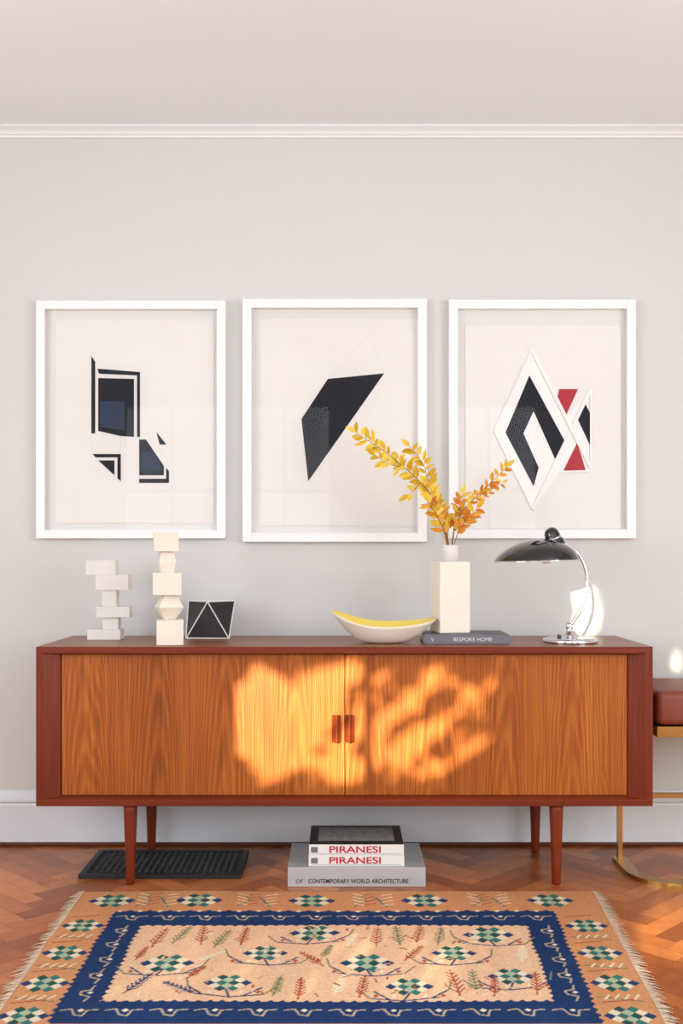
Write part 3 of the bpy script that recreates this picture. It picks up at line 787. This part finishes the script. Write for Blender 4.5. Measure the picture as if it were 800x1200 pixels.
    colr = np.concatenate([A.reshape(-1, 3), A.reshape(-1, 3)[ring]], 0)
    colr = np.concatenate([colr, np.ones((len(colr), 1))], 1)
    me = bpy.data.meshes.new('woven_body')
    me.vertices.add(len(co)); me.vertices.foreach_set('co', co.ravel())
    me.loops.add(q.size); me.loops.foreach_set('vertex_index', q.ravel())
    me.polygons.add(len(q)); me.polygons.foreach_set('loop_start', np.arange(0, q.size, 4))
    me.update(); me.validate()
    setcol(me, colr)
    me.materials.append(attr_mat('kilim_wool', .92, .15))
    r = root('kilim_rug', (0, 2.8, 0))
    o = bpy.data.objects.new('woven_body', me); link(o, r)
    V, Fc, C = [], [], []
    for side in (0, 1):
        y = y0+.003
        while y < y1-.002:
            tt = (y1-y)/.92; xe = (-.822+.018*tt) if side == 0 else (.803-.057*tt); sg = -1 if side == 0 else 1
            L = random.uniform(.018, .040); dy = random.uniform(-.012, .012); w = .0022
            k = len(V); xm_ = xe+sg*L*.5
            V += [(xe-sg*.003, y-w, .008), (xe-sg*.003, y+w, .008), (xm_, y+dy*.3+w, .006), (xm_, y+dy*.3-w, .006), (xe+sg*L, y+dy+w*.5, .0015), (xe+sg*L, y+dy-w*.5, .0015)]
            Fc += [(k, k+1, k+2, k+3), (k+3, k+2, k+4, k+5)]
            f = random.uniform(.8, 1.05); cc = lin(216, 200, 176); C += [(cc[0]*f, cc[1]*f, cc[2]*f, 1)]*6
            y += random.uniform(.0045, .0075)
    o = mk('fringe', V, Fc, attr_mat('fringe_wool', .9, .1), r); setcol(o.data, C)
build_rug()

# ---------------------------------------------------------------- tree outside the windows (unseen; leaf gaps shaped to throw the sun patches)
SD = Vector((.30, 1.0, -.25))
def openness(x, z):  # gap map of the gobo, drawn from the intended sun patches
    def blob(cx, cz, rx, rz): return max(0, 1-((x-cx)/rx)**2-((z-cz)/rz)**2)
    def diag(cx, cz, L, W, ang):
        dx, dz = x-cx, z-cz; u = dx*math.cos(ang)+dz*math.sin(ang); v = -dx*math.sin(ang)+dz*math.cos(ang)
        return max(0, 1-(u/L)**2-(v/W)**2)
    o = -.95
    # broad, half-shaded areas of thin foliage over both doors
    o += .75*min(1, 1.6*blob(.02, .54, .66, .27))
    o += 1.4*min(1, 2.0*blob(-.27, .56, .12, .20))
    o += 1.3*min(1, 2.0*diag(-.14, .54, .28, .10, .95))
    o += .9*min(1, 2*diag(-.10, .42, .24, .07, .25))
    for (cx, cz, L_, an) in ((.10, .66, .13, .9), (.18, .58, .15, .8), (.27, .66, .12, 1.0), (.14, .44, .15, .6), (.28, .50, .14, .7), (.38, .60, .11, .9), (.06, .54, .10, .7), (.30, .38, .12, .5), (.42, .46, .09, .8), (.02, .70, .10, 1.1), (.36, .70, .08, .9), (.46, .66, .08, .8), (.04, .36, .12, .4)):
        o += .85*min(1, 2.2*diag(cx, cz, L_, .036, an))
    o += 1.45*min(1, 2*blob(.75, 1.0, .09, .16))
    o += 1.4*min(1, 2*blob(1.24, .82, .20, .12))
    o += 1.8*min(1, 2*blob(1.18, -.08, .26, .11))
    o += 1.0*min(1, 2*blob(-.35, .06, .25, .08))
    o += .55*min(1, 2*blob(.2, -.2, 1.2, .16))
    if z > .775 and x < .6: o = -.95
    return min(o, 1.0)
def gobo_tree():
    r = root('street_tree', (-2.2, -4.5, 0))
    V, Fc = [], []; s = .026
    yl0 = -4.5
    def put(xt, zt, L, W_, dyr):
        yl = yl0+random.uniform(-dyr, dyr); t = 3.45-yl
        c = Vector((xt-.30*t, yl, zt+.25*t))
        a = random.gauss(.85, .6); d = Vector((math.cos(a), random.uniform(-.3, .3), math.sin(a))).normalized()
        sd = d.cross(Vector((random.uniform(-.3, .3), 1, random.uniform(-.3, .3)))).normalized()
        k = len(V)
        V.extend([c-d*L/2, c+sd*W_/2-d*L*.1, c+d*L/2, c-sd*W_/2-d*L*.1]); Fc.append((k, k+1, k+2, k+3))
    x = -1.0
    while x < 2.05:
        z = -.8
        while z < 1.45:
            xt = x+random.uniform(-.013, .013); zt = z+random.uniform(-.013, .013)
            nz = noise.noise(Vector((xt*6+zt*4, zt*8-xt*3, 3.3)))+.8*noise.noise(Vector(((xt+zt)*8, (zt-xt)*24, 9.1)))
            nz = max(-1, min(1, nz)); op = openness(xt, zt)
            v = op+.7*nz
            if v < .15+random.uniform(-.38, .38):
                put(xt, zt, random.uniform(.06, .085), random.uniform(.032, .044), .2)
            if op < -.5: put(xt, zt, random.uniform(.11, .14), random.uniform(.07, .09), .3)
            z += s
        x += s
    me = bpy.data.meshes.new('foliage'); me.from_pydata([tuple(v) for v in V], [], Fc); me.materials.append(M_gobo)
    link(bpy.data.objects.new('foliage', me), r)
    tube('trunk', [(-3.6, -5.0, 0), (-3.5, -5.0, 1.5), (-3.3, -4.9, 2.6), (-3.2, -4.8, 4.0)], .12, M_bark, r, radii=[1.2, 1, .8, .5])
    tube('limb_1', [(-3.5, -5.0, 1.5), (-2.6, -4.8, 2.1), (-1.4, -4.75, 2.5), (-.4, -4.7, 3.2)], .012, M_bark, r, radii=[1.5, 1, .6, .2])
gobo_tree()
box('ground_exterior', -8, 8, -12, YB-T-.01, -.2, -.02, M_bark)

# ---------------------------------------------------------------- lights
def area(name, loc, rot, sx, sy, power, col):
    l = bpy.data.lights.new(name, 'AREA'); l.shape = 'RECTANGLE'; l.size = sx; l.size_y = sy; l.energy = power; l.color = col
    o = bpy.data.objects.new(name, l); o.location = loc; o.rotation_euler = rot; COL.objects.link(o); return o
for i, (a, b, c, d) in enumerate(backholes):
    area('window_skylight_%d' % (i+1), ((a+b)/2, YB-.10, (c+d)/2), (math.radians(90), 0, 0), b-a-.08, d-c-.08, 16, (.93, .97, 1.0))
area('window_skylight_left', (XL-.10, .5, 1.55), (math.radians(96), 0, math.radians(-90)), 2.7, 1.55, 88, (.93, .97, 1.0))  # added soft fill from the left, at an invented opening
area('window_skylight_right', (XR+.10, .5, 1.55), (math.radians(96), 0, math.radians(90)), 2.7, 1.55, 108, (.955, .965, 1.0))  # added soft fill from the right, at an invented opening
sl = bpy.data.lights.new('sun', 'SUN'); sl.energy = 15; sl.color = (1, .93, .60); sl.angle = math.radians(.32)
so = bpy.data.objects.new('sun', sl); so.rotation_euler = SD.to_track_quat('-Z', 'Y').to_euler(); so.location = (-3, -8, 5); COL.objects.link(so)
w = bpy.data.worlds.new('sky'); S.world = w; w.use_nodes = True
w.node_tree.nodes['Background'].inputs[0].default_value = (.75, .85, 1, 1); w.node_tree.nodes['Background'].inputs[1].default_value = 1.0

# ---------------------------------------------------------------- camera
cd = bpy.data.cameras.new('camera'); cam = bpy.data.objects.new('camera', cd); COL.objects.link(cam)
cam.location = (0, 0, EYE); cam.rotation_euler = (math.pi/2, 0, 0)
cd.sensor_fit = 'HORIZONTAL'; cd.sensor_width = 36; cd.lens = 36*F/800; cd.shift_y = 50/800
cd.clip_start = .05
S.camera = cam
try:
    S.view_settings.view_transform = 'Standard'; S.view_settings.look = 'None'
except Exception as e: print(e)
